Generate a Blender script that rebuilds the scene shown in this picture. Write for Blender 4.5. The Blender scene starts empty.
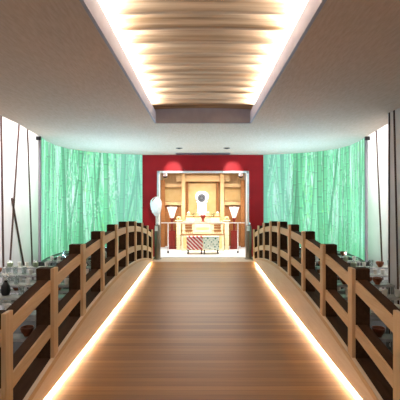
import bpy, bmesh, math, random
import numpy as np
from mathutils import Vector, Matrix

random.seed(7)
S = bpy.context.scene
COL = S.collection

# ------------------------------------------------------------------ camera
EYE = 1.5
F = 400.0
cam = bpy.data.cameras.new('camera')
cam.sensor_width = 36; cam.sensor_fit = 'HORIZONTAL'; cam.lens = 36.0 * F / 400
cam.shift_x = -3 / 400; cam.shift_y = 2 / 400
cam.clip_start = 0.05
co = bpy.data.objects.new('camera', cam); COL.objects.link(co)
co.location = (0, 0, EYE); co.rotation_euler = (math.pi / 2, 0, 0)
S.camera = co

# ------------------------------------------------------------------ world, exposure
S.view_settings.view_transform = 'Standard'
S.view_settings.look = 'None'
S.view_settings.gamma = 1.0
S.view_settings.use_curve_mapping = False
S.view_settings.exposure = 0.2
w = bpy.data.worlds.new('world'); S.world = w; w.use_nodes = True
w.node_tree.nodes['Background'].inputs[0].default_value = (1.0, 0.95, 0.90, 1)
w.node_tree.nodes['Background'].inputs[1].default_value = 0.52

def area(name, loc, rot, sx, sy, power, color, spread=math.pi):
    l = bpy.data.lights.new(name, 'AREA'); l.shape = 'RECTANGLE'; l.size = sx; l.size_y = sy
    l.energy = power; l.color = color; l.spread = spread
    o = bpy.data.objects.new(name, l); COL.objects.link(o)
    o.location = loc; o.rotation_euler = rot
    return o

def spot(name, loc, target, power, color, ang, blend=0.4, size=0.02):
    l = bpy.data.lights.new(name, 'SPOT'); l.energy = power; l.color = color
    l.spot_size = ang; l.spot_blend = blend; l.shadow_soft_size = size
    o = bpy.data.objects.new(name, l); COL.objects.link(o); o.location = loc
    d = Vector(target) - Vector(loc)
    o.rotation_euler = d.to_track_quat('-Z', 'Y').to_euler()
    return o

# cove tubes of the ceiling vault (behind the lips), shining up and inwards
for s in (-1, 1):
    area('vault_cove_light', (s * 0.79, 2.2, 2.868), (0, math.radians(180 - s * 60), 0), 0.06, 7.0, 165, (0.97, 0.985, 1.0), math.radians(84))
# cove tubes above the ceiling edge, washing the side walls
for s in (-1, 1):
    area('wall_cove_light', (s * 3.08, 6.9, 3.2), (0, math.radians(s * -9), 0), 0.25, 2.4, 34, (1.0, 0.96, 0.96), math.radians(80))
area('wall_cove_light', (-3.02, 3.2, 3.2), (0, math.radians(9), 0), 0.25, 4.6, 58, (1.0, 0.96, 0.96), math.radians(80))
# added fill lamps for the lower walls and, from the mural ledges, the far ceiling
for s in (-1, 1):
    area('added_wall_base_fill', (s * 3.10, 6.9, 3.2), (0, math.radians(s * -5), 0), 0.1, 2.4, 20, (1.0, 0.96, 0.97), math.radians(32))
    for x, y, a, ln in ((2.93, 8.1, 0, 1.1), (2.68, 9.1, 40, 0.6), (2.05, 9.72, 70, 0.9)):
        o = area('added_ledge_uplight', (s * x, y, 0.42), (0, 0, 0), 0.05, ln, 36 * ln, (0.40, 0.70, 1.0), math.radians(120))
        inward = Vector((-s * math.cos(math.radians(a)), -math.sin(math.radians(a)), 0))
        along = Vector((s * -inward.y * s, inward.x, 0))
        zax = -(Vector((0, 0, 1)) + inward * 0.75).normalized(); yax = along.normalized(); xax = yax.cross(zax)
        o.matrix_world = Matrix.Translation(o.location) @ Matrix((xax, yax, zax)).transposed().to_4x4()
# the shrine's own ceiling panel
area('shrine_ceiling_light', (0, 11.1, 2.40), (0, 0, 0), 2.0, 1.2, 72, (1.0, 0.97, 0.92))

# ------------------------------------------------------------------ helpers
def srgb(h):
    if isinstance(h, str):
        h = h.lstrip('#'); c = [int(h[i:i + 2], 16) / 255 for i in (0, 2, 4)]
    else:
        c = h
    return tuple(x / 12.92 if x <= 0.04045 else ((x + 0.055) / 1.055) ** 2.4 for x in c) + (1,)

def new_mat(name):
    m = bpy.data.materials.new(name); m.use_nodes = True
    return m, m.node_tree, m.node_tree.nodes['Principled BSDF']

def mat(name, c1, c2=None, scale=(20, 20, 20), rough=0.6, metal=0.0, emit=None, es=0, detail=4, spec=0.4, trans=0, bump=0):
    m, nt, b = new_mat(name)
    b.inputs['Roughness'].default_value = rough; b.inputs['Metallic'].default_value = metal
    b.inputs['Specular IOR Level'].default_value = spec
    b.inputs['Transmission Weight'].default_value = trans
    tc = nt.nodes.new('ShaderNodeTexCoord'); mp = nt.nodes.new('ShaderNodeMapping')
    mp.inputs['Scale'].default_value = scale
    nt.links.new(tc.outputs['Object'], mp.inputs['Vector'])
    nz = nt.nodes.new('ShaderNodeTexNoise'); nz.inputs['Scale'].default_value = 1; nz.inputs['Detail'].default_value = detail
    nt.links.new(mp.outputs[0], nz.inputs['Vector'])
    r = nt.nodes.new('ShaderNodeValToRGB')
    r.color_ramp.elements[0].position = 0.3; r.color_ramp.elements[1].position = 0.7
    r.color_ramp.elements[0].color = srgb(c2 or c1); r.color_ramp.elements[1].color = srgb(c1)
    nt.links.new(nz.outputs['Fac'], r.inputs[0]); nt.links.new(r.outputs[0], b.inputs['Base Color'])
    if emit:
        b.inputs['Emission Color'].default_value = srgb(emit); b.inputs['Emission Strength'].default_value = es
    if bump:
        bp = nt.nodes.new('ShaderNodeBump'); bp.inputs['Strength'].default_value = bump; bp.inputs['Distance'].default_value = 0.01
        nt.links.new(nz.outputs['Fac'], bp.inputs['Height']); nt.links.new(bp.outputs[0], b.inputs['Normal'])
    return m

class MB:
    def __init__(self): self.bm = bmesh.new()
    def box(self, x0, x1, y0, y1, z0, z1, bev=0):
        vs = [self.bm.verts.new((x, y, z)) for x in (x0, x1) for y in (y0, y1) for z in (z0, z1)]
        for f in ((0, 1, 3, 2), (4, 6, 7, 5), (0, 4, 5, 1), (2, 3, 7, 6), (0, 2, 6, 4), (1, 5, 7, 3)):
            self.bm.faces.new([vs[i] for i in f])
        if bev:
            es = list({e for v in vs for e in v.link_edges})
            bmesh.ops.bevel(self.bm, geom=es, offset=bev, segments=2, affect='EDGES')
        return self
    def lathe(self, prof, c=(0, 0, 0), n=20, sx=1, sy=1):
        rings = []
        for r, z in prof:
            if r < 1e-5: rings.append([self.bm.verts.new((c[0], c[1], c[2] + z))])
            else: rings.append([self.bm.verts.new((c[0] + sx * r * math.cos(2 * math.pi * i / n), c[1] + sy * r * math.sin(2 * math.pi * i / n), c[2] + z)) for i in range(n)])
        for a, b in zip(rings, rings[1:]):
            for i in range(n):
                j = (i + 1) % n
                if len(a) == 1 and len(b) == 1: continue
                if len(a) == 1: self.bm.faces.new((a[0], b[j], b[i]))
                elif len(b) == 1: self.bm.faces.new((a[i], a[j], b[0]))
                else: self.bm.faces.new((a[i], a[j], b[j], b[i]))
        return self
    def tube(self, pts, r, n=8):
        pts = [Vector(p) for p in pts]; rings = []
        for k, p in enumerate(pts):
            t = (pts[min(k + 1, len(pts) - 1)] - pts[max(k - 1, 0)]).normalized()
            u = t.cross(Vector((0.31, 0.17, 0.93))).normalized(); v = t.cross(u)
            rr = r[k] if isinstance(r, (list, tuple)) else r
            rings.append([self.bm.verts.new(p + rr * (u * math.cos(2 * math.pi * i / n) + v * math.sin(2 * math.pi * i / n))) for i in range(n)])
        for a, b in zip(rings, rings[1:]):
            for i in range(n):
                self.bm.faces.new((a[i], a[(i + 1) % n], b[(i + 1) % n], b[i]))
        self.bm.faces.new(rings[0]); self.bm.faces.new(rings[-1])
        return self
    def sweep(self, ys, x0, x1, zlo, zhi):
        """box section swept along y; zlo / zhi are functions of y"""
        rings = [[self.bm.verts.new(p) for p in ((x0, y, zlo(y)), (x1, y, zlo(y)), (x1, y, zhi(y)), (x0, y, zhi(y)))] for y in ys]
        for a, b in zip(rings, rings[1:]):
            for i in range(4):
                self.bm.faces.new((a[i], a[(i + 1) % 4], b[(i + 1) % 4], b[i]))
        self.bm.faces.new(rings[0]); self.bm.faces.new(rings[-1])
        return self
    def prism(self, pts, z0, z1):
        lo = [self.bm.verts.new((x, y, z0)) for x, y in pts]; hi = [self.bm.verts.new((x, y, z1)) for x, y in pts]
        n = len(pts)
        for i in range(n): self.bm.faces.new((lo[i], lo[(i + 1) % n], hi[(i + 1) % n], hi[i]))
        self.bm.faces.new(lo); self.bm.faces.new(hi)
        return self
    def build(self, name, m, parent=None, smooth=False):
        bmesh.ops.recalc_face_normals(self.bm, faces=self.bm.faces)
        me = bpy.data.meshes.new(name); self.bm.to_mesh(me); self.bm.free()
        if smooth:
            me.polygons.foreach_set('use_smooth', [True] * len(me.polygons))
            me.set_sharp_from_angle(angle=math.radians(40))
        me.materials.append(m)
        o = bpy.data.objects.new(name, me); COL.objects.link(o)
        if parent: o.parent = parent
        return o

def tag(o, label=None, cat=None, group=None, kind=None):
    if label: o['label'] = label
    if cat: o['category'] = cat
    if group: o['group'] = group
    if kind: o['kind'] = kind
    return o

def thing(name, loc, label, cat, group=None):
    o = bpy.data.objects.new(name, None); COL.objects.link(o); o.location = loc
    o.empty_display_size = 0.1
    return tag(o, label, cat, group)

def copy_tree(o, loc=None, parent=None):
    c = o.copy(); COL.objects.link(c)
    if parent: c.parent = parent
    if loc is not None: c.location = loc
    for ch in list(o.children): copy_tree(ch, None, c)
    return c

def struct(o, label, cat='structure'):
    o['kind'] = 'structure'; o['label'] = label; o['category'] = cat
    return o

def WX(px, d): return (px - 203) * d / F
def WZ(py, d): return EYE - (py - 202) * d / F
def lin(a, b, n): return [a + (b - a) * i / (n - 1) for i in range(n)]

# ------------------------------------------------------------------ materials
M = {}
M['ceiling'] = mat('ceiling_fabric', '#cfb9a2', '#c2aa92', (60, 9, 9), 0.85, spec=0.2)
M['lip'] = mat('recess_lip', '#a09ca4', '#96929a', (8, 8, 8), 0.6)
M['plaster'] = mat('white_plaster', '#d6d2d2', '#cdc9c9', (3, 3, 3), 0.7)
M['groove'] = mat('groove_wood', '#4a2b24', '#3a201c', (20, 20, 4), 0.6)
M['red'] = mat('red_lacquer_wall', '#b5161f', '#a5121b', (3, 3, 3), 0.55, spec=0.3)
M['white'] = mat('white_paint', '#f2f0ee', '#ebe9e6', (4, 4, 4), 0.5)
M['dark'] = mat('dark_stained_wood', '#463020', '#382517', (30, 3, 30), 0.75, spec=0.1)
M['wood'] = mat('hinoki_wood', '#d3b68f', '#c6a67d', (60, 4, 60), 0.5, spec=0.3)
M['woodv'] = mat('hinoki_post_wood', '#d3b68f', '#c6a67d', (60, 60, 4), 0.5, spec=0.3)
M['beam'] = mat('pale_beam_wood', '#e2d2bc', '#d9c6ad', (60, 3, 40), 0.55, spec=0.3)
M['lath'] = mat('vault_lath', '#b3987a', '#735638', (0.7, 18, 18), 0.5, spec=0.3)
M['floor'] = mat('dark_floor', '#2c2826', '#231f1e', (4, 4, 4), 0.5)
M['black'] = mat('black_metal', '#17171a', '#111113', (9, 9, 9), 0.45)
M['metal'] = mat('brushed_metal', '#8d8276', '#7d7267', (50, 50, 2), 0.38, metal=0.7)
M['tabletop'] = mat('pale_table_top', '#77766a', '#55594e', (9, 9, 9), 0.35)
M['steel'] = mat('polished_edge', '#d8d8d6', '#c6c6c4', (20, 3, 3), 0.25, metal=0.6)
M['copper'] = mat('copper', '#9a5a3c', '#7d452d', (20, 20, 20), 0.35, metal=0.5)
M['china'] = mat('white_china', '#efece6', '#e6e2da', (6, 6, 6), 0.3)
M['glass'] = mat('clear_glass', '#e9f0ee', '#e1eae8', (6, 6, 6), 0.05, trans=0.9)
M['sage'] = mat('sage_ceramic', '#8f9a80', '#7d8870', (12, 12, 12), 0.5)
M['goldwood'] = mat('altar_wood', '#dcb885', '#cda672', (50, 50, 3), 0.5)
M['goldwoodh'] = mat('altar_beam_wood', '#e0be8c', '#d2ad79', (3, 50, 50), 0.5)
M['panel'] = mat('gilt_panel', '#e2c48a', '#dab877', (6, 6, 6), 0.45)
M['cream'] = mat('cream_wood', '#e6d9b4', '#dccda2', (3, 40, 40), 0.55)
M['brown'] = mat('brown_wood', '#a9713f', '#96602f', (3, 40, 40), 0.55)
M['drawer'] = mat('drawer_wood', '#8a5a34', '#774a28', (3, 40, 40), 0.5)
M['redwood'] = mat('vermilion_lacquer', '#7c2318', '#6a1a12', (20, 20, 4), 0.35)
M['paper'] = mat('washi_paper', '#fbf8f2', '#f3efe6', (30, 30, 30), 0.8, emit='#fff1dc', es=0.5)
M['wandpaper'] = mat('white_paper', '#fbfbf9', '#f1f1ee', (30, 30, 30), 0.8)
M['leaf'] = mat('sakaki_leaf', '#4d6b35', '#365228', (30, 30, 30), 0.5)
M['mirror'] = mat('bronze_mirror', '#55595f', '#3a3d42', (15, 15, 15), 0.5)
M['led'] = mat('warm_led', '#ffffff', '#ffffff', (1, 1, 1), 0.5, emit='#ffe9c8', es=170.0)
M['sill'] = mat('sill_stone', '#b7aa9b', '#aa9d8e', (12, 12, 12), 0.4)
M['shrinefloor'] = mat('white_floor', '#eef1f4', '#e6eaee', (5, 5, 5), 0.35)

def deck_material():
    m, nt, b = new_mat('deck_planks'); N = nt.nodes; L = nt.links
    tc = N.new('ShaderNodeTexCoord'); sx = N.new('ShaderNodeSeparateXYZ'); L.new(tc.outputs['Object'], sx.inputs[0])
    dv = N.new('ShaderNodeMath'); dv.operation = 'DIVIDE'; dv.inputs[1].default_value = 0.075; L.new(sx.outputs['Y'], dv.inputs[0])
    fl = N.new('ShaderNodeMath'); fl.operation = 'FLOOR'; L.new(dv.outputs[0], fl.inputs[0])
    wn = N.new('ShaderNodeTexWhiteNoise'); wn.noise_dimensions = '1D'; L.new(fl.outputs[0], wn.inputs['W'])
    mp = N.new('ShaderNodeMapping'); mp.inputs['Scale'].default_value = (1.6, 55, 1); L.new(tc.outputs['Object'], mp.inputs[0])
    nz = N.new('ShaderNodeTexNoise'); nz.inputs['Scale'].default_value = 1; nz.inputs['Detail'].default_value = 5; L.new(mp.outputs[0], nz.inputs['Vector'])
    mx = N.new('ShaderNodeMath'); mx.operation = 'MULTIPLY_ADD'; mx.inputs[1].default_value = 0.525
    L.new(wn.outputs['Value'], mx.inputs[0])
    m2 = N.new('ShaderNodeMath'); m2.operation = 'MULTIPLY'; m2.inputs[1].default_value = 0.6; L.new(nz.outputs['Fac'], m2.inputs[0])
    L.new(m2.outputs[0], mx.inputs[2])
    r = N.new('ShaderNodeValToRGB'); e = r.color_ramp.elements
    e[0].position = 0.12; e[0].color = srgb('#6f4b2a'); e[1].position = 0.85; e[1].color = srgb('#9c7040')
    L.new(mx.outputs[0], r.inputs[0])
    # thin joints
    fr = N.new('ShaderNodeMath'); fr.operation = 'FRACT'; L.new(dv.outputs[0], fr.inputs[0])
    lt = N.new('ShaderNodeMath'); lt.operation = 'LESS_THAN'; lt.inputs[1].default_value = 0.05; L.new(fr.outputs[0], lt.inputs[0])
    mc = N.new('ShaderNodeMixRGB'); mc.blend_type = 'MULTIPLY'; mc.inputs['Color2'].default_value = (0.55, 0.5, 0.45, 1)
    L.new(lt.outputs[0], mc.inputs['Fac']); L.new(r.outputs[0], mc.inputs['Color1'])
    L.new(mc.outputs[0], b.inputs['Base Color'])
    b.inputs['Roughness'].default_value = 0.38; b.inputs['Specular IOR Level'].default_value = 0.35
    return m
M['deck'] = deck_material()

def cloth_material(name, kind):
    m, nt, b = new_mat(name); N = nt.nodes; L = nt.links
    tc = N.new('ShaderNodeTexCoord'); mp = N.new('ShaderNodeMapping'); L.new(tc.outputs['Object'], mp.inputs[0])
    r = N.new('ShaderNodeValToRGB'); r.color_ramp.interpolation = 'CONSTANT'; e = r.color_ramp.elements
    if kind == 'red':
        mp.inputs['Rotation'].default_value = (0, math.radians(45), 0)
        t = N.new('ShaderNodeTexWave'); t.inputs['Scale'].default_value = 4.2; t.inputs['Distortion'].default_value = 1.0
        t.inputs['Detail Scale'].default_value = 3
        L.new(mp.outputs[0], t.inputs['Vector']); L.new(t.outputs['Fac'], r.inputs[0])
        e[0].color = srgb('#c23238'); e[1].position = 0.55; e[1].color = srgb('#f6e6de')
    else:
        mp.inputs['Scale'].default_value = (10, 10, 10)
        t = N.new('ShaderNodeTexVoronoi'); t.inputs['Randomness'].default_value = 0.3; t.inputs['Scale'].default_value = 1
        L.new(mp.outputs[0], t.inputs['Vector']); L.new(t.outputs['Distance'], r.inputs[0])
        e[0].color = srgb('#487c6c'); e[1].position = 0.26; e[1].color = srgb('#eef2e4')
        x = e.new(0.62); x.color = srgb('#a9c2b0')
    L.new(r.outputs[0], b.inputs['Base Color']); b.inputs['Roughness'].default_value = 0.8
    return m
M['cloth_red'] = cloth_material('red_brocade', 'red')
M['cloth_green'] = cloth_material('green_brocade', 'green')

# ------------------------------------------------------------------ the setting
CZ = 2.70     # ceiling
FZ = -0.45    # floor beside the bridge
SF = 0.10     # shrine floor
WALLY = 10.2

tagf = MB().box(-3.6, 3.6, -1.5, 10.3, FZ - 0.1, FZ).build('floor', M['floor'])
struct(tagf, 'dark floor beside and under the bridge', 'floor')

curve = [(-3.00, 7.38), (-3.09, 7.9), (-3.12, 8.5), (-3.04, 9.0), (-2.82, 9.42), (-2.5, 9.74), (-2.1, 9.98), (-1.8, 10.10), (-1.54, 10.17)]
def edge_l(y): return -(2.40 + 0.069 * y)

ceil = MB()
# left and right plates flanking the recess, far plate following the mural
ceil.prism([(-0.735, -1.5), (-0.735, 6.1), (-2.83, 6.1), (-2.5, -1.5)], CZ, CZ + 0.08)
ceil.prism([(0.735, -1.5), (2.50, -1.5), (2.50, 5.45), (2.78, 5.45), (2.83, 6.1), (0.735, 6.1)], CZ, CZ + 0.08)
ceil.prism([(-2.83, 6.1001)] + curve + [(-1.54, 10.25), (1.54, 10.25)] + [(-x, y) for x, y in reversed(curve)] + [(2.83, 6.1)], CZ, CZ + 0.08)
c = struct(ceil.build('ceiling', M['ceiling']), 'beige textured ceiling around the long vaulted recess', 'ceiling')
struct(MB().box(-3.7, 3.7, -1.5, 10.3, 3.3, 3.4).build('ceiling_slab', M['plaster']), 'upper slab above the cove slots', 'ceiling')

# recess: lips and end wall
for s, nm in ((-1, 'left'), (1, 'right')):
    struct(MB().box(min(s * 0.71, s * 0.735), max(s * 0.71, s * 0.735), -1.5, 6.035, CZ - 0.003, 2.86).build('trim_recess_' + nm, M['lip']),
           'grey lip along the %s side of the ceiling recess' % nm, 'trim')
m_ = MB(); n = 16
top = [(-0.74 + 1.48 * i / n) for i in range(n + 1)]
def vault_z(x): return 2.95 - 0.03 * (x / 0.95) ** 2
lo = [m_.bm.verts.new((x, 6.04, CZ - 0.003)) for x in top]; hi = [m_.bm.verts.new((x, 6.04, vault_z(x) + 0.06)) for x in top]
lo2 = [m_.bm.verts.new((x, 6.09, CZ - 0.003)) for x in top]; hi2 = [m_.bm.verts.new((x, 6.09, vault_z(x) + 0.06)) for x in top]
for i in range(n):
    m_.bm.faces.new((lo[i], lo[i + 1], hi[i + 1], hi[i])); m_.bm.faces.new((lo2[i], lo2[i + 1], hi2[i + 1], hi2[i])); m_.bm.faces.new((hi[i], hi[i + 1], hi2[i + 1], hi2[i]))
struct(m_.build('trim_recess_end', M['lip']), 'grey arched end wall of the ceiling recess', 'trim')

# vault of overlapping lath boards
m_ = MB(); pitch = 0.275
y = -1.4; prof = []
while y < 6.03:
    prof += [(y, 0.035), (y + pitch * 0.3, 0.020), (y + pitch * 0.6, 0.004), (y + pitch * 0.9, -0.022), (y + pitch * 0.99, -0.026)]
    y += pitch
prof = [(min(a, 6.03), b) for a, b in prof]
xs = lin(-0.95, 0.95, 25)
g = [[m_.bm.verts.new((x, yy, vault_z(x) + dz)) for x in xs] for yy, dz in prof]
for a, b in zip(g, g[1:]):
    for i in range(len(xs) - 1):
        m_.bm.faces.new((a[i], a[i + 1], b[i + 1], b[i]))
v = m_.build('ceiling_vault', M['lath'])
struct(v, 'curved golden wood vault of overlapping boards lit from both edges', 'ceiling')
v.modifiers.new('solid', 'SOLIDIFY').thickness = 0.012

# side walls
def wallbox(name, label, *a, m='plaster'):
    return struct(MB().box(*a).build(name, M[m]), label, 'wall')
wallbox('wall_left', 'pale grey wall panel with crossing dark lines on the left', -3.45, -3.35, -1.5, 8.4, FZ, 3.3)
wallbox('wall_right', 'pale grey wall panel behind the right tables', 3.35, 3.45, 5.3, 8.4, FZ, 3.3)
wallbox('wall_right_near', 'pale grey wall panel stepping forward at the right edge', 2.52, 3.5, -1.5, 5.45, FZ, 3.3)
def groove(name, label, xw, a, b, wd=0.022):
    """thin dark strip on the wall plane x = xw from (y, z) a to b"""
    s = -1 if xw > 0 else 1
    dy, dz = b[0] - a[0], b[1] - a[1]; L = math.hypot(dy, dz); ny, nz = -dz / L * wd, dy / L * wd
    mb = MB(); q = [(a[0] - ny, a[1] - nz), (a[0] + ny, a[1] + nz), (b[0] + ny, b[1] + nz), (b[0] - ny, b[1] - nz)]
    f = [mb.bm.verts.new((xw, yy, zz)) for yy, zz in q]; k = [mb.bm.verts.new((xw + s * 0.012, yy, zz)) for yy, zz in q]
    for i in range(4): mb.bm.faces.new((f[i], f[(i + 1) % 4], k[(i + 1) % 4], k[i]))
    mb.bm.faces.new(f); mb.bm.faces.new(k)
    return struct(mb.build(name, M['groove']), label, 'trim')
def on_left(px, py): d = F * 3.35 / (203 - px); return (d, WZ(py, d))
def on_right(px, py): d = F * 3.35 / (px - 203); return (d, WZ(py, d))
groove('trim_1', 'dark upright strip at the far left of the left wall', -3.35, on_left(0.5, 100), on_left(3.5, 290))
groove('trim_2', 'long dark leaning strip on the left wall', -3.35, on_left(19, 120), on_left(8, 290))
groove('trim_3', 'short dark branching strip on the left wall', -3.35, on_left(11.6, 198), on_left(28, 290))
groove('trim_4', 'dark near upright strip on the left wall beside the green mural', -3.35, on_left(26.5, 110), on_left(33, 290))
groove('trim_5', 'dark leaning strip on the right wall beside the green mural', 3.35, on_right(376, 120), on_right(383.5, 290))
groove('trim_6', 'dark upright strip on the stepped right wall panel', 2.52, (5.27, 2.8), (5.12, -0.4), 0.014)
groove('trim_7', 'dark upright strip at the corner of the stepped right wall panel', 2.52, (5.40, 2.8), (5.40, -0.4), 0.010)

# red end wall around the doorway
DX, DZ = 1.17, 2.28
m_ = MB()
m_.box(-1.56, -DX, WALLY, WALLY + 0.12, FZ, CZ); m_.box(DX, 1.56, WALLY, WALLY + 0.12, FZ, CZ); m_.box(-DX, DX, WALLY, WALLY + 0.12, DZ, CZ)
struct(m_.build('wall_back', M['red']), 'deep red end wall around the shrine doorway', 'wall')
m_ = MB()
for s in (-1, 1):
    m_.box(min(s * DX, s * (DX - 0.05)), max(s * DX, s * (DX - 0.05)), WALLY - 0.03, WALLY + 0.14, SF, DZ)
m_.box(-DX, DX, WALLY - 0.03, WALLY + 0.14, DZ - 0.035, DZ + 0.01)
struct(m_.build('door_1', M['white']), 'white frame of the shrine doorway', 'door')
# shrine room
struct(MB().box(-1.5, 1.5, WALLY - 0.02, 13.0, SF - 0.12, SF).build('floor_shrine', M['shrinefloor']), 'white floor of the shrine room', 'floor')
struct(MB().box(-1.5, 1.5, WALLY + 0.12, 13.0, 2.43, 2.5).build('ceiling_shrine', M['white']), 'white ceiling of the shrine room', 'ceiling')
wallbox('wall_shrine_left', 'pale left wall of the shrine room', -1.5, -1.32, WALLY + 0.12, 13.0, SF, 2.43)
wallbox('wall_shrine_right', 'pale right wall of the shrine room', 1.32, 1.5, WALLY + 0.12, 13.0, SF, 2.43)
wallbox('wall_shrine_back', 'wooden rear wall of the shrine room', -1.5, 1.5, 12.85, 13.0, SF, 2.43, m='goldwood')
# landing between bridge and doorway
struct(MB().box(-1.3, 1.3, 9.42, WALLY - 0.02, FZ, 0.085).build('trim_landing', M['sill']), 'grey beige landing strip in front of the shrine doorway', 'trim')

# ------------------------------------------------------------------ bamboo murals (curved luminous panels)
def mural(side, seed):
    rng = np.random.default_rng(seed)
    pts = np.array(curve[:]); dd = np.r_[0, np.cumsum(np.hypot(*np.diff(pts, axis=0).T))]
    NU, NV = 640, 130; Z0, Z1 = 0.40, CZ
    L = dd[-1]; s = np.linspace(0, L, NU)
    # smooth the polyline
    X = np.interp(s, dd, pts[:, 0]); Y = np.interp(s, dd, pts[:, 1])
    k = 41; ker = np.hanning(k + 2)[1:-1]; ker /= ker.sum()
    def sm(a):
        p = np.r_[2 * a[0] - a[1:k // 2 + 1][::-1], a, 2 * a[-1] - a[-k // 2:-1][::-1]]
        return np.convolve(p, ker, 'valid')[:NU]
    X, Y = sm(X), sm(Y)
    if side > 0: X = -X
    z = np.linspace(Z0, Z1, NV)
    U, V = np.meshgrid(s, (z - Z0), indexing='ij')
    def sr(h): return np.array(srgb(h)[:3])
    def noise(nu, nv):
        a = rng.random((nu, nv)); iu = np.linspace(0, nu - 1.001, NU); iv = np.linspace(0, nv - 1.001, NV)
        fu, fv = iu % 1, iv % 1; i, j = iu.astype(int), iv.astype(int)
        fu = fu * fu * (3 - 2 * fu); fv = fv * fv * (3 - 2 * fv)
        A = a[np.ix_(i, j)]; B = a[np.ix_(i + 1, j)]; C = a[np.ix_(i, j + 1)]; D = a[np.ix_(i + 1, j + 1)]
        return (A * (1 - fu)[:, None] + B * fu[:, None]) * (1 - fv) + (C * (1 - fu)[:, None] + D * fu[:, None]) * fv
    n1, n2, n3 = noise(40, 8), noise(160, 40), noise(12, 5)
    img = sr('#74dba4')[None, None] * (0.75 + 0.5 * n2)[..., None]
    # misty sky gaps
    g = np.clip((n1 * 0.6 + n3 * 0.6 - 0.62) * 4, 0, 1) * np.clip(0.3 + V / 1.6, 0, 1)
    img = img * (1 - 0.75 * g)[..., None] + sr('#def8f4') * (0.75 * g)[..., None]
    # far to near stalks
    def stalk(x0, slant, wd, col, alpha, hi=None):
        cx = x0 + slant * (V - 1.1) + 0.02 * np.sin(V * 1.3 + x0 * 9)
        t = (U - cx) / (wd / 2)
        a = np.clip(1.25 - np.abs(t), 0, 0.25) * 4 * alpha
        shade = (1.0 - 0.35 * t * t + 0.22 * (-t))
        seg = 0.24 + 0.14 * ((x0 * 37.7) % 1)
        ph = ((V + x0 * 3.1) / seg) % 1
        shade = shade * np.where(ph < 0.07, 0.6, np.where(ph < 0.12, 1.25, 1.0))
        return a, np.clip(shade, 0.25, 1.5)
    def put(n, w0, w1, cols, alpha, sl):
        nonlocal img
        for i in range(n):
            x0 = rng.random() * L; wd = w0 + (w1 - w0) * rng.random()
            a, sh = stalk(x0, rng.normal(0, sl), wd, None, alpha)
            c = sr(cols[rng.integers(len(cols))])
            img = img * (1 - a)[..., None] + (sh * a)[..., None] * c
    put(110, 0.018, 0.04, ['#58c48a', '#a8f2d0', '#3aa570', '#d8fbf0', '#7be0ab'], 0.65, 0.13)
    # leaf haze
    h = np.clip((noise(90, 40) - 0.55) * 3, 0, 1) * np.clip((noise(14, 6) - 0.3) * 2, 0, 1)
    img = img * (1 - 0.6 * h)[..., None] + sr('#8be87f') * (0.6 * h)[..., None]
    put(46, 0.035, 0.07, ['#4ab57c', '#86e6b2', '#2f9a66', '#b0f2d2', '#66d196'], 0.8, 0.10)
    h = np.clip((noise(120, 50) - 0.6) * 4, 0, 1) * np.clip((noise(10, 8) - 0.35) * 2, 0, 1)
    img = img * (1 - 0.5 * h)[..., None] + sr('#d2f6e8') * (0.5 * h)[..., None]
    put(13, 0.07, 0.11, ['#52bb80', '#3a9f6c', '#78d8a2', '#5ec98e'], 0.9, 0.05)
    # a bluish duller tall band near the doorway, as in the printed picture
    e = np.clip((U - (L - 0.75)) / 0.15, 0, 1) * 0.45
    img = img * (1 - e)[..., None] + sr('#7fc4b4') * e[..., None]
    # undergrowth
    b = np.clip(1 - V / 0.9, 0, 1) * (0.3 + 0.7 * n2) * 0.6
    img = img * (1 - b)[..., None] + sr('#2f9a62') * b[..., None]
    img = np.clip(img, 0, 1) ** 1.12 * 0.93 + np.array([0.055, 0.05, 0.065])
    me = bpy.data.meshes.new('mural_face')
    verts = np.stack([np.repeat(X, NV), np.repeat(Y, NV), np.tile(z, NU)], 1)
    idx = np.arange(NU * NV).reshape(NU, NV)
    q = np.stack([idx[:-1, :-1], idx[1:, :-1], idx[1:, 1:], idx[:-1, 1:]], -1).reshape(-1, 4)
    if side < 0: q = q[:, ::-1]
    q = q[:, ::-1]
    me.from_pydata(verts.tolist(), [], q.tolist())
    ca = me.color_attributes.new('bamboo', 'FLOAT_COLOR', 'POINT')
    rgba = np.ones((NU * NV, 4), np.float32); rgba[:, :3] = np.clip(img.reshape(-1, 3), 0, 1)
    ca.data.foreach_set('color', rgba.ravel())
    me.materials.append(M['mural'])
    nm = 'left' if side < 0 else 'right'
    root = thing('bamboo_mural', (side * -0 + (-2.5 if side < 0 else 2.5), 8.6, FZ),
                 'glowing green bamboo forest mural curving along the %s side of the bridge' % nm, 'mural')
    def under(o):
        o.parent = root; o.matrix_parent_inverse = Matrix.Translation(-Vector(root.location))
    f = bpy.data.objects.new('picture_panel', me); COL.objects.link(f); under(f)
    # dark ledge below and slim edge post
    cur = [(-x if side > 0 else x, y) for x, y in curve]
    out = [(x + (0.10 if side > 0 else -0.10), y + 0.06) for x, y in cur]
    o = MB().prism(cur + out[::-1], FZ, 0.395).build('plinth', M['black']); under(o)
    sx = -side
    inn = [(x + sx * 0.14, y - 0.10) for x, y in cur]
    inn[-1] = (cur[-1][0] + sx * 0.04, 9.95)
    o = MB().prism(cur + inn[::-1], 0.34, 0.395).build('ledge', M['black']); under(o)
    for x, y, a, ln in ((2.93, 8.1, 0, 1.1), (2.68, 9.1, 40, 0.6), (2.05, 9.72, 70, 0.9)):
        ux, uy = side * -math.sin(math.radians(a)), math.cos(math.radians(a))
        cx, cy = side * x, y
        q4 = [(cx + ux * ln / 2 * i - uy * 0.03 * j, cy + uy * ln / 2 * i + ux * 0.03 * j) for i, j in ((1, 1), (1, -1), (-1, -1), (-1, 1))]
        under(MB().prism(q4, 0.396, 0.412).build('added_uplight_bar', M['steel']))  # made-up bars under the added ledge lamps
    x0, y0 = cur[0]
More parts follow.
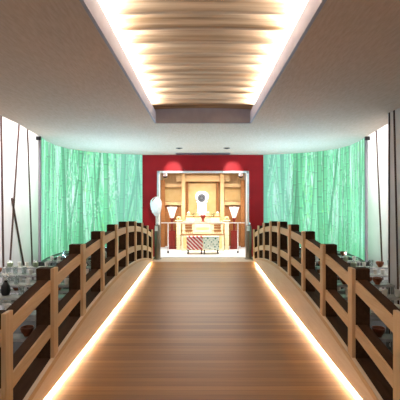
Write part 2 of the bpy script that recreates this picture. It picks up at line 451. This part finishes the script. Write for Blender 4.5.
    o = MB().box(x0 - 0.02, x0 + 0.02, y0 - 0.05, y0 - 0.005, 0.40, CZ - 0.01).build('edge_strip', M['lip']); under(o)
    o = MB().box(x0 - 0.04, x0 + 0.04, y0 - 0.10, y0 - 0.055, CZ - 0.07, CZ - 0.005).build('corner_bracket', M['black']); under(o)

mm, nt, b = new_mat('bamboo_print')
at = nt.nodes.new('ShaderNodeVertexColor'); at.layer_name = 'bamboo'
nt.links.new(at.outputs['Color'], b.inputs['Emission Color'])
b.inputs['Emission Strength'].default_value = 1.15
b.inputs['Base Color'].default_value = (0.05, 0.06, 0.055, 1); b.inputs['Roughness'].default_value = 0.4; b.inputs['Specular IOR Level'].default_value = 0.2
M['mural'] = mm
mural(-1, 3); mural(1, 11)

# ------------------------------------------------------------------ the bridge
def dz(y): return -0.035 + 0.13 * (max(y, 0) / 9.5) ** 2            # deck
def cz(y): return 0.474 - 0.0285 * (y - 6.1) ** 2                    # arched side beam
Y0, Y1 = 1.2, 9.42
ys = lin(Y0, Y1, 60)
W = 1.20
root = thing('arched_bridge', (0, 5.3, FZ), 'brown plank bridge deck with arched pale side beams leading to the shrine', 'bridge')
def under(o, r):
    o.parent = r; o.matrix_parent_inverse = Matrix.Translation(-Vector(r.location)); return o
mb = MB(); yd = lin(-1.2, Y1, 60)
mb.sweep(yd, -1.2695, 1.2695, lambda y: dz(y) - 0.12, dz)
under(mb.build('deck', M['deck']), root)
for s in (-1, 1):
    a, bb = sorted((s * W, s * (W + 0.03)))
    bm_ = under(MB().sweep(ys, a, bb, lambda y: dz(y) + 0.034, lambda y: cz(y)).build('side_beam', M['beam']), root)
    a, bb = sorted((s * (W - 0.006), s * (W + 0.02)))
    t = MB().sweep(ys, a, bb, lambda y: cz(y) - 0.045, lambda y: cz(y) - 0.002).build('edge_moulding', M['wood'])
    t.parent = bm_; 
    a, bb = sorted((s * (W + 0.07), s * (W + 0.24)))
    under(MB().sweep(ys, a, bb, lambda y: FZ + 0.001, lambda y: cz(y) - 0.004).sweep(ys, *sorted((s * (W + 0.03), s * (W + 0.07))), lambda y: dz(y) + 0.05, lambda y: cz(y) - 0.004).build('side_beam_core', M['dark']), root)
    # light trough under the beam
    a, bb = sorted((s * (W + 0.026), s * (W + 0.028)))
    o = MB().sweep(lin(Y0 + 0.05, Y1 - 0.05, 50), *sorted((s * (W + 0.036), s * (W + 0.06))), lambda y: dz(y) + 0.030, lambda y: dz(y) + 0.044).build('led_strip', M['led'])
    tag(o, 'warm white light strip along the foot of the %s bridge beam' % ('left' if s < 0 else 'right'), 'light strip', 'light strips along the bridge')

def railing(s):
    nm = 'left' if s < 0 else 'right'
    r = thing('bridge_railing', (s * 1.27, 5.6, cz(5.6)),
              'wooden post and double rail bridge railing along the %s side of the deck' % nm, 'railing', 'railings of the bridge')
    H = 0.714
    yr = lin(1.70, 9.60, 60)
    def X(a, b): return sorted((s * a, s * b))
    for nm_, t0, t1 in (('top_rail', 0.185, 0.085), ('middle_rail', 0.545, 0.445)):
        o = under(MB().sweep(yr, *X(W + 0.045, W + 0.130), lambda y: cz(y) + H - t0, lambda y: cz(y) + H - t1).build(nm_, M['dark']), r)
        k = MB().sweep(yr, *X(W + 0.030, W + 0.045), lambda y: cz(y) + H - t0, lambda y: cz(y) + H - t1 - 0.002).build('rail_face', M['wood'])
        k.parent = o; k['label'] = 'pale wood face of the rail'
    for i in range(-1, 10):
        y = 2.49 + 0.79 * i
        z0, z1 = cz(y) - 0.012, cz(y) + H
        o = under(MB().box(*X(W + 0.034, W + 0.150), y - 0.048, y + 0.048, z0, z1, 0.004).build('post', M['dark']), r)
        k = MB().box(*X(W + 0.004, W + 0.034), y - 0.048, y + 0.048, z0, z1, 0.003).build('post_face', M['woodv'])
        k.parent = o; k['label'] = 'pale wood front of the post'
railing(-1); railing(1)

# ------------------------------------------------------------------ rows of narrow tables beside the bridge
ordn = ['first', 'second', 'third', 'fourth', 'fifth', 'sixth', 'seventh', 'eighth']
rows = [3.2, 3.88, 4.55, 5.22, 5.92, 6.6, 7.28, 7.95]
TZ = 0.43
protos = {}
def item(kind, loc, side, row):
    nm = 'left' if side < 0 else 'right'
    desc = {'cup': 'small white cup', 'bowl': 'copper coloured bowl', 'tumbler': 'clear glass tumbler', 'jar': 'sage green lidded jar'}[kind]
    label = '%s on the %s table row from the front, %s of the bridge' % (desc, ordn[row], nm)
    if kind not in protos:
        if kind == 'cup':
            o = MB().lathe([(0, 0), (0.022, 0), (0.024, 0.006), (0.033, 0.075), (0.031, 0.075), (0.022, 0.01), (0, 0.008)], n=14).build('cup', M['china'], smooth=True)
        elif kind == 'bowl':
            o = MB().lathe([(0, 0), (0.03, 0), (0.032, 0.01), (0.06, 0.05), (0.065, 0.085), (0.061, 0.085), (0.055, 0.05), (0.028, 0.014), (0, 0.012)], n=16).build('bowl', M['copper'], smooth=True)
        elif kind == 'tumbler':
            o = MB().lathe([(0, 0), (0.028, 0), (0.034, 0.11), (0.032, 0.11), (0.026, 0.012), (0, 0.012)], n=14).build('tumbler', M['glass'], smooth=True)
        else:
            o = MB().lathe([(0, 0), (0.035, 0), (0.048, 0.03), (0.045, 0.07), (0.03, 0.085), (0, 0.085)], n=14).build('jar', M['sage'], smooth=True)
            l = MB().lathe([(0.034, 0.0855), (0.034, 0.093), (0.008, 0.102), (0.009, 0.112), (0, 0.115)], n=14).build('lid', M['steel'], o, smooth=True)
        protos[kind] = o; o.location = loc
    else:
        o = copy_tree(protos[kind], loc)
    o.rotation_euler = (0, 0, random.random() * 6)
    plural = {'cup': 'white cups', 'bowl': 'copper bowls', 'tumbler': 'glass tumblers', 'jar': 'sage jars'}[kind]
    tag(o, label, kind, '%s on the %s tables' % (plural, nm))

for s in (-1, 1):
    nm = 'left' if s < 0 else 'right'
    for ri, y in enumerate(rows):
        xa = W + 0.36
        xb = 3.28 if y < 7 else 2.84
        if s > 0 and y < 5.6: xb = 2.46
        x0, x1 = sorted((s * xa, s * xb))
        t = thing('narrow_table', ((x0 + x1) / 2, y, FZ), 'narrow pale topped table across the %s side, %s row from the front' % (nm, ordn[ri]), 'table', 'rows of narrow tables on the %s' % nm)
        def U(o): return under(o, t)
        U(MB().box(x0, x1, y - 0.085, y + 0.085, TZ - 0.022, TZ, 0.003).build('table_top', M['tabletop']))
        U(MB().box(x0, x1, y - 0.095, y - 0.0855, TZ - 0.026, TZ + 0.004, 0.002).build('metal_edge', M['steel']))
        U(MB().box(x0 + 0.03, x1 - 0.03, y - 0.08, y + 0.08, 0.18, 0.198, 0.003).build('lower_shelf', M['tabletop']))
        U(MB().box(x0 + 0.03, x1 - 0.03, y - 0.09, y - 0.0805, 0.174, 0.202, 0.002).build('shelf_edge', M['steel']))
        for lx in (x0 + 0.02, x1 - 0.02):
            for ly in (y - 0.07, y + 0.07):
                U(MB().box(lx - 0.014, lx + 0.014, ly - 0.014, ly + 0.014, FZ, TZ - 0.03).build('leg', M['steel']))
        # things standing on the top and on the lower shelf
        x = x0 + 0.09
        while x < x1 - 0.08:
            k = random.choice(['cup', 'cup', 'tumbler', 'bowl', 'tumbler', 'jar', 'cup'])
            if k == 'bowl': x += 0.025
            if not (s < 0 and ri == 2 and abs(x + 2.27) < 0.14):
                item(k, (x, y + random.uniform(-0.02, 0.02), TZ), s, ri)
            x += {'bowl': 0.15, 'jar': 0.13}.get(k, 0.105) + random.uniform(0.0, 0.05)
        x = x0 + 0.14
        while x < x1 - 0.12:
            k = random.choice(['cup', 'bowl', 'cup', 'tumbler'])
            item(k, (x, y + random.uniform(-0.02, 0.02), 0.198), s, ri)
            x += {'bowl': 0.16, 'jar': 0.14}.get(k, 0.115) + random.uniform(0.0, 0.08)

# black vase with twisted white branches, left edge
vx, vy = -2.27, 4.60
r = thing('branch_vase', (vx, vy, TZ), 'black vase holding twisted white branches at the left edge', 'vase')
MB().lathe([(0, 0), (0.04, 0), (0.055, 0.05), (0.045, 0.11), (0.02, 0.15), (0.025, 0.17), (0.018, 0.17), (0.012, 0.15), (0, 0.14)], n=16).build('vase_body', M['black'], r, True)
for k in range(5):
    a = k * 1.3; p = [(0, 0, 0.145)]
    for j in range(1, 9):
        q = p[-1]; p.append((q[0] + 0.02 * math.cos(a + j * 1.7) + 0.006 * math.cos(a), q[1] + 0.02 * math.sin(a + j * 1.7), q[2] + 0.014))
    MB().tube(p, [0.006 - 0.0004 * i for i in range(9)], 6).build('branch', M['china'], r, True)

# ------------------------------------------------------------------ ceiling fittings
for s, px in ((-1, 180), (1, 223)):
    x = s * 0.53; nm = 'left' if s < 0 else 'right'
    r = thing('downlight', (x, 8.9, CZ), 'small dark recessed downlight in the far ceiling, %s one' % nm, 'ceiling light', 'downlights aimed at the red wall')
    MB().lathe([(0.045, -0.001), (0.075, -0.001), (0.075, -0.008), (0.045, -0.012)], n=20).build('trim_ring', M['black'], r, True)
    MB().lathe([(0, -0.002), (0.044, -0.002), (0.03, -0.02), (0, -0.02)], n=16).build('lens', M['black'], r, True)
    spot('downlight_beam', (x, 8.9, CZ - 0.03), (s * 0.76, 10.2, 2.30), 150, (1.0, 0.9, 0.88), math.radians(24), 0.9)
    if s < 0:
        spot('added_wand_beam', (x - 0.02, 8.9, CZ - 0.03), (-1.18, 10.09, 1.36), 90, (1.0, 0.98, 0.96), math.radians(17), 0.7)  # extra beam added to brighten the wand's paper head
r = thing('air_slot', (0, 9.9, CZ), 'long thin dark air slot in the ceiling above the shrine doorway', 'air vent')
MB().box(-0.66, 0.66, -0.13, 0.13, -0.012, -0.001).build('slot', M['black'], r)
MB().box(-0.68, 0.68, -0.15, -0.131, -0.014, -0.001).box(-0.68, 0.68, 0.131, 0.15, -0.014, -0.001).build('frame', M['lip'], r)

# ------------------------------------------------------------------ barrier, stanchions and wand at the doorway
for s in (-1, 1):
    nm = 'left' if s < 0 else 'right'
    r = thing('stanchion', (s * 1.13, 9.93, 0.085), 'brushed bronze cylinder post at the %s side of the doorway' % nm, 'post', 'bronze posts at the doorway')
    MB().lathe([(0, 0), (0.095, 0), (0.095, 0.02), (0.075, 0.03), (0.072, 0.78), (0.06, 0.84), (0, 0.86)], n=24).build('column', M['metal'], r, True)
    MB().lathe([(0, 0.861), (0.045, 0.861), (0.05, 0.885), (0.03, 0.91), (0, 0.915)], n=20).build('cap', M['white'], r, True)
    MB().box(-0.055, 0.02, -0.086, -0.0775, 0.70, 0.83).build('paper_tag', M['wandpaper'], r)
D = 10.95
r = thing('barrier_rail', (0, D, SF), 'thin white rail on two slim stakes across the shrine doorway', 'barrier')
under(MB().box(-1.15, 1.15, D - 0.012, D + 0.012, 0.915, 0.945, 0.004).build('bar', M['white']), r)
for s in (-1, 1):
    o = under(MB().lathe([(0, 0.06), (0.016, 0.06), (0.016, 0.815), (0, 0.815)], (s * 0.955, D, SF), 10).build('stake', M['white'], None, True), r)
    k = MB().lathe([(0, 0), (0.022, 0), (0.022, 0.06), (0, 0.06)], (s * 0.955, D, SF), 10).build('foot', M['black'], o)

wx = -1.18; wy = 10.09
r = thing('paper_wand', (wx, wy, 0.085), 'tall purification wand with a white paper head left of the doorway', 'wand')
MB().lathe([(0, 0), (0.06, 0), (0.06, 0.02), (0.012, 0.03), (0.012, 1.2), (0, 1.2)], n=12).build('stick', M['white'], r, True)
mb = MB(); wr = random.Random(4)
for k in range(14):
    rf = wr.uniform(0.72, 1.12); zo = wr.uniform(-0.05, 0.03)
    a = 2 * math.pi * k / 14
    ca, sa = math.cos(a), math.sin(a)
    # each strip bows out from the top and falls back to the stick
    prof = [(0.012, 1.53), (0.075, 1.50), (0.13, 1.44), (0.145, 1.35), (0.13, 1.26), (0.12, 1.20), (0.06, 1.13), (0.03, 1.10)]
    for z_ in (0,):
        wdt = 0.03
        la = [mb.bm.verts.new((ca * rr * rf - sa * wdt * (0.4 + rr * 7) , 0.42 * (sa * rr + ca * wdt * (0.4 + rr * 7)), zz + zo)) for rr, zz in prof]
        lb = [mb.bm.verts.new((ca * rr * rf + sa * wdt * (0.4 + rr * 7), 0.42 * (sa * rr - ca * wdt * (0.4 + rr * 7)), zz + zo)) for rr, zz in prof]
        for i in range(len(prof) - 1): mb.bm.faces.new((la[i], la[i + 1], lb[i + 1], lb[i]))
o = mb.build('paper_streamers', M['wandpaper'], r)
o.modifiers.new('solid', 'SOLIDIFY').thickness = 0.003

# ------------------------------------------------------------------ shrine interior
BD = 12.5
def XZ(px0, px1, py0, py1, d): return WX(px0, d), WX(px1, d), WZ(py1, d), WZ(py0, d)
r = thing('shrine_screen', (0, 12.7, SF), 'tall wooden shrine screen with posts, beams and gilt panels on the back wall', 'shrine')
def bar(name, px0, px1, py0, py1, d0, d1, m, parent=r, bev=0.006, floor=False):
    x0, x1, z0, z1 = XZ(px0, px1, py0, py1, d0)
    if floor: z0 = SF
    return under(MB().box(x0, x1, d0, d1, z0, z1, bev).build(name, M[m]), parent)
bar('header_beam', 176, 229.5, 175.5, 181.5, 12.50, 12.62, 'goldwoodh')
bar('cross_beam', 164, 183.5, 183.6, 187.2, 12.55, 12.70, 'goldwoodh')
bar('cross_beam', 222.5, 242, 183.6, 187.2, 12.55, 12.70, 'goldwoodh')
bar('lower_beam', 164, 182, 201.5, 205, 12.55, 12.70, 'goldwoodh')
bar('lower_beam', 224, 242, 201.5, 205, 12.55, 12.70, 'goldwoodh')
bar('post', 181.5, 185.2, 174, 250, 12.38, 12.495, 'goldwood', floor=True)
bar('post', 220.3, 224, 174, 250, 12.38, 12.495, 'goldwood', floor=True)
bar('inner_post', 185.8, 188, 181.5, 215, 12.66, 12.74, 'brown')
bar('inner_post', 216.5, 218.7, 181.5, 215, 12.66, 12.74, 'brown')
bar('centre_panel', 188.2, 216.2, 183, 222, 12.75, 12.83, 'panel')
bar('side_panel', 165, 181, 188, 201, 12.74, 12.83, 'panel')
bar('side_panel', 225, 241, 188, 201, 12.74, 12.83, 'panel')
bar('lower_panel', 165, 181, 206, 246, 12.74, 12.83, 'brown', floor=True)
bar('lower_panel', 225, 241, 206, 246, 12.74, 12.83, 'brown', floor=True)
bar('side_column', 160.8, 164.8, 180, 246, 12.40, 12.52, 'brown', floor=True)
bar('side_column', 240.8, 244.8, 180, 246, 12.40, 12.52, 'brown', floor=True)

a = thing('altar', (0, 11.9, SF), 'cream stepped wooden altar in the middle of the shrine', 'altar')
def abox(name, x0, x1, y0, y1, z0, z1, m, par=a): return under(MB().box(x0, x1, y0, y1, z0, z1, 0.004).build(name, M[m]), par)
abox('lower_step', -0.62, 0.60, 11.45, 12.36, SF, 0.60, 'cream')
abox('middle_step', -0.60, 0.58, 11.72, 12.36, 0.60, 0.92, 'cream')
abox('top_step', -0.52, 0.50, 12.02, 12.36, 0.92, 1.08, 'cream')
abox('step_edge', -0.64, 0.62, 11.43, 11.4495, 0.565, 0.60, 'brown')
abox('step_edge', -0.62, 0.60, 11.70, 11.7195, 0.885, 0.92, 'brown')
abox('step_edge', -0.54, 0.52, 12.0, 12.0195, 1.05, 1.08, 'brown')
for sx in (-0.42, 0.42):
    for zz in (0.655, 0.745, 0.82):
        dr = abox('drawer', sx - 0.10, sx + 0.10, 11.695, 11.7195, zz - 0.03, zz + 0.025, 'drawer')
abox('chest_front', -0.24, 0.22, 11.68, 11.7195, 0.62, 0.86, 'cream')
abox('front_panel', -0.56, -0.04, 11.44, 11.4485, 0.17, 0.50, 'panel')
abox('front_panel', 0.02, 0.54, 11.44, 11.4485, 0.17, 0.50, 'panel')
for k, bx in enumerate(lin(-0.60, 0.58, 21)):
    if abs(bx + 0.01) > 0.26: abox('baluster', bx - 0.008, bx + 0.008, 11.47, 11.486, 0.60, 0.685, 'drawer')
for x0_, x1_ in ((-0.62, -0.27), (0.25, 0.60)):
    abox('handrail', x0_, x1_, 11.464, 11.492, 0.685, 0.70, 'drawer')
abox('shelf_shadow_strip', -0.60, 0.58, 11.69, 11.7, 0.865, 0.884, 'drawer')  # dark strip standing for the shelf's shadow under the step edge
abox('chest_band', -0.20, 0.18, 11.665, 11.6795, 0.70, 0.76, 'panel')

for s, px in ((-1, 179.0), (1, 226.4)):
    nm = 'left' if s < 0 else 'right'
    x = WX(px, 11.9)
    p = thing('offering_pedestal', (x, 11.75, SF), 'slim cream pedestal with tiers at the %s end of the altar' % nm, 'pedestal', 'cream pedestals beside the altar')
    mb = MB()
    for k in range(6):
        mb.box(-0.062, 0.062, -0.062, 0.062, 0.14 * k, 0.14 * k + 0.125, 0.004); mb.box(-0.052, 0.052, -0.052, 0.052, 0.14 * k + 0.125, 0.14 * k + 0.14)
    mb.build('column', M['cream'], p)
    MB().box(-0.10, 0.10, -0.085, 0.085, 0.8405, 0.875, 0.004).build('tray', M['cream'], p)
    q = thing('offering_bun', (x, 11.75, SF + 0.875), 'round brown offering with a dark spot on the %s altar pedestal' % nm, 'offering', 'offerings on the pedestals')
    MB().lathe([(0, 0), (0.05, 0.0), (0.075, 0.04), (0.06, 0.09), (0, 0.11)], n=16).build('body', M['panel'], q, True)
    MB().lathe([(0, -0.012), (0.022, -0.008), (0.022, 0.008), (0, 0.012)], (0, 0, 0), 12).build('spot', M['black'], q, True).location = (0, -0.075, 0.05)

q = thing('lidded_vessel', (WX(203, 11.85), 11.85, 0.92), 'dark red vessel with white mouth in the middle of the altar', 'vessel')
MB().lathe([(0, 0), (0.06, 0), (0.045, 0.02), (0.04, 0.08), (0.075, 0.13), (0.085, 0.18), (0.06, 0.2), (0, 0.2)], n=18).build('body', M['redwood'], q, True)
MB().lathe([(0.0, 0.201), (0.075, 0.201), (0.06, 0.235), (0, 0.25)], n=18).build('lid', M['white'], q, True)
for s, px in ((-1, 193), (1, 212.5)):
    nm = 'left' if s < 0 else 'right'
    q = thing('sakaki_vase', (WX(px, 11.87), 11.87, 0.92), 'white vase with green leafy sprigs %s of the red vessel' % nm, 'vase', 'sprig vases on the altar')
    MB().lathe([(0, 0), (0.03, 0), (0.04, 0.04), (0.02, 0.08), (0.026, 0.1), (0, 0.09)], n=14).build('vase', M['china'], q, True)
    mb = MB(); rg = random.Random(5 + s)
    for k in range(34):
        b0 = Vector((rg.gauss(0, 0.035), rg.gauss(0, 0.02), rg.uniform(0.11, 0.23)))
        d = Vector((rg.gauss(0, 1), rg.gauss(0, 0.6), rg.uniform(0.1, 1))).normalized(); n_ = d.cross(Vector((rg.random(), rg.random(), 0.3))).normalized()
        vs = [mb.bm.verts.new(b0), mb.bm.verts.new(b0 + d * 0.02 + n_ * 0.01), mb.bm.verts.new(b0 + d * 0.045), mb.bm.verts.new(b0 + d * 0.02 - n_ * 0.01)]
        mb.bm.faces.new(vs)
    mb.build('sprig', M['leaf'], q)
for i, px in enumerate((188.5, 198, 208, 217.5)):
    q = thing('offering_stand', (WX(px, 12.12), 12.14, 1.08), ['small cream offering stand with white mound, far left on the top altar step',
        'small cream offering stand with white mound, just left of the mirror', 'small cream offering stand with white mound, just right of the mirror',
        'small cream offering stand with white mound, far right on the top altar step'][i], 'offering stand', 'offering stands on the altar')
    MB().box(-0.045, 0.045, -0.045, 0.045, 0, 0.07, 0.003).box(-0.06, 0.06, -0.06, 0.06, 0.07, 0.085, 0.003).build('stand', M['panel'], q)
    MB().lathe([(0, 0.0855), (0.04, 0.0855), (0.025, 0.12), (0, 0.135)], n=12).build('mound', M['china'], q, True)

# mirror on a white stand; its wide top stands for the glow around the disc
q = thing('round_mirror', (WX(202, 12.28), 12.29, 1.08), 'dark round bronze mirror on a white stand widened into a glow shape above the altar', 'mirror')
mb = MB()
outl = [(-0.14, 0), (0.14, 0), (0.12, 0.10), (0.15, 0.18), (0.13, 0.28), (0.18, 0.50), (0.21, 0.60), (0.17, 0.70), (0.08, 0.75), (-0.08, 0.75), (-0.17, 0.70), (-0.21, 0.60), (-0.18, 0.50), (-0.13, 0.28), (-0.15, 0.18), (-0.12, 0.10)]
fr = [mb.bm.verts.new((x, -0.03, z_)) for x, z_ in outl]; bk = [mb.bm.verts.new((x, 0.03, z_)) for x, z_ in outl]
for i in range(len(outl)): mb.bm.faces.new((fr[i], fr[(i + 1) % len(outl)], bk[(i + 1) % len(outl)], bk[i]))
mb.bm.faces.new(fr); mb.bm.faces.new(bk)
st = mb.build('stand', M['white'], q)
d = MB().lathe([(0, -0.02), (0.115, -0.018), (0.125, 0), (0.115, 0.018), (0, 0.02)], n=28).build('disc', M['mirror'], q, True)
d.rotation_euler = (math.pi / 2, 0, 0); d.location = (-0.01, -0.055, 0.545)
d2 = MB().lathe([(0.05, 0.02), (0.06, 0.026), (0.07, 0.02)], n=24).build('disc_rim', M['black'], d, True)
for sx in (-1, 1):
    for dx_, zz in ((0.16, 0.47), (0.145, 0.385)):
        k = MB().lathe([(0, -0.02), (0.018, -0.012), (0.02, 0), (0.018, 0.012), (0, 0.02)], n=12).build('knob', M['black'], q, True)
        k.location = (sx * dx_ - 0.01, -0.045, zz)

# brocade covered offering tables
for px, cl, nm in ((194.7, 'cloth_red', 'red and white'), (211.2, 'cloth_green', 'pale green and white')):
    d = 10.75; x = WX(px, d)
    q = thing('offering_table', (x, d + 0.15, SF), 'small black legged table under a %s patterned cloth' % nm, 'table')
    for lx in (-0.18, 0.18):
        for ly in (-0.13, 0.13):
            MB().box(lx - 0.018, lx + 0.018, ly - 0.018, ly + 0.018, 0, 0.44).build('leg', M['black'], q)
    MB().box(-0.205, 0.205, -0.155, 0.155, 0.44, 0.452).build('table_top', M['black'], q)
    MB().box(-0.215, 0.215, -0.165, -0.157, 0.115, 0.46).box(-0.215, 0.215, 0.157, 0.165, 0.115, 0.46).box(-0.215, 0.215, -0.165, 0.165, 0.453, 0.464).box(-0.215, -0.207, -0.165, 0.165, 0.115, 0.46).box(0.207, 0.215, -0.165, 0.165, 0.115, 0.46).build('cloth', M[cl], q)

# standing lanterns
for s, px in ((-1, 172), (1, 234.2)):
    nm = 'left' if s < 0 else 'right'
    d = 11.95; x = WX(px, d)
    q = thing('standing_lantern', (x, d, SF), 'red standing lantern with flared white paper shade %s of the altar' % nm, 'lantern', 'standing lanterns in the shrine')
    MB().box(-0.13, 0.13, -0.1, 0.1, 0, 0.07, 0.008).box(-0.105, 0.105, -0.08, 0.08, 0.07, 0.55, 0.008).build('pedestal', M['redwood'], q)
    MB().lathe([(0, 0.55), (0.035, 0.55), (0.028, 0.84), (0.05, 0.87), (0.065, 0.90), (0.02, 0.925), (0, 0.925)], n=12).build('pole', M['redwood'], q, True)
    sh = MB().lathe([(0, 0.926), (0.055, 0.926), (0.10, 1.08), (0.155, 1.25), (0.145, 1.25), (0, 1.10)], n=6).build('shade', M['paper'], q)
    mb = MB()
    for k in range(6):
        a_ = 2 * math.pi * k / 6
        mb.tube([(0.058 * math.cos(a_), 0.058 * math.sin(a_), 0.926), (0.103 * math.cos(a_), 0.103 * math.sin(a_), 1.08), (0.16 * math.cos(a_), 0.16 * math.sin(a_), 1.255)], 0.007, 6)
    fr_ = mb.build('shade_ribs', M['redwood'], sh)

# spot heads under the shrine ceiling
for s in (-1, 1):
    nm = 'left' if s < 0 else 'right'
    d = 10.55; x = s * 1.0
    q = thing('spotlight', (x, d, 2.43), 'white spotlight with black snout under the shrine ceiling, %s side' % nm, 'spotlight', 'spotlights in the shrine')
    MB().lathe([(0, 0), (0.04, 0), (0.04, -0.02), (0.012, -0.025), (0.012, -0.12), (0, -0.12)], n=14).build('mount', M['white'], q, True)
    h = MB().lathe([(0, 0.05), (0.05, 0.05), (0.055, -0.07), (0, -0.07)], n=18).build('head', M['white'], q, True)
    h.location = (0, 0, -0.17); 
    t = MB().lathe([(0, -0.0705), (0.058, -0.0705), (0.058, -0.11), (0.04, -0.11), (0, -0.09)], n=18).build('snout', M['black'], h, True)
    h.rotation_euler = (math.radians(25), 0, 0)
    spot('spotlight_beam', (x, d + 0.09, 2.13), (s * 0.1, 12.1, 0.7), 135, (1.0, 0.96, 0.90), math.radians(75), 0.8)
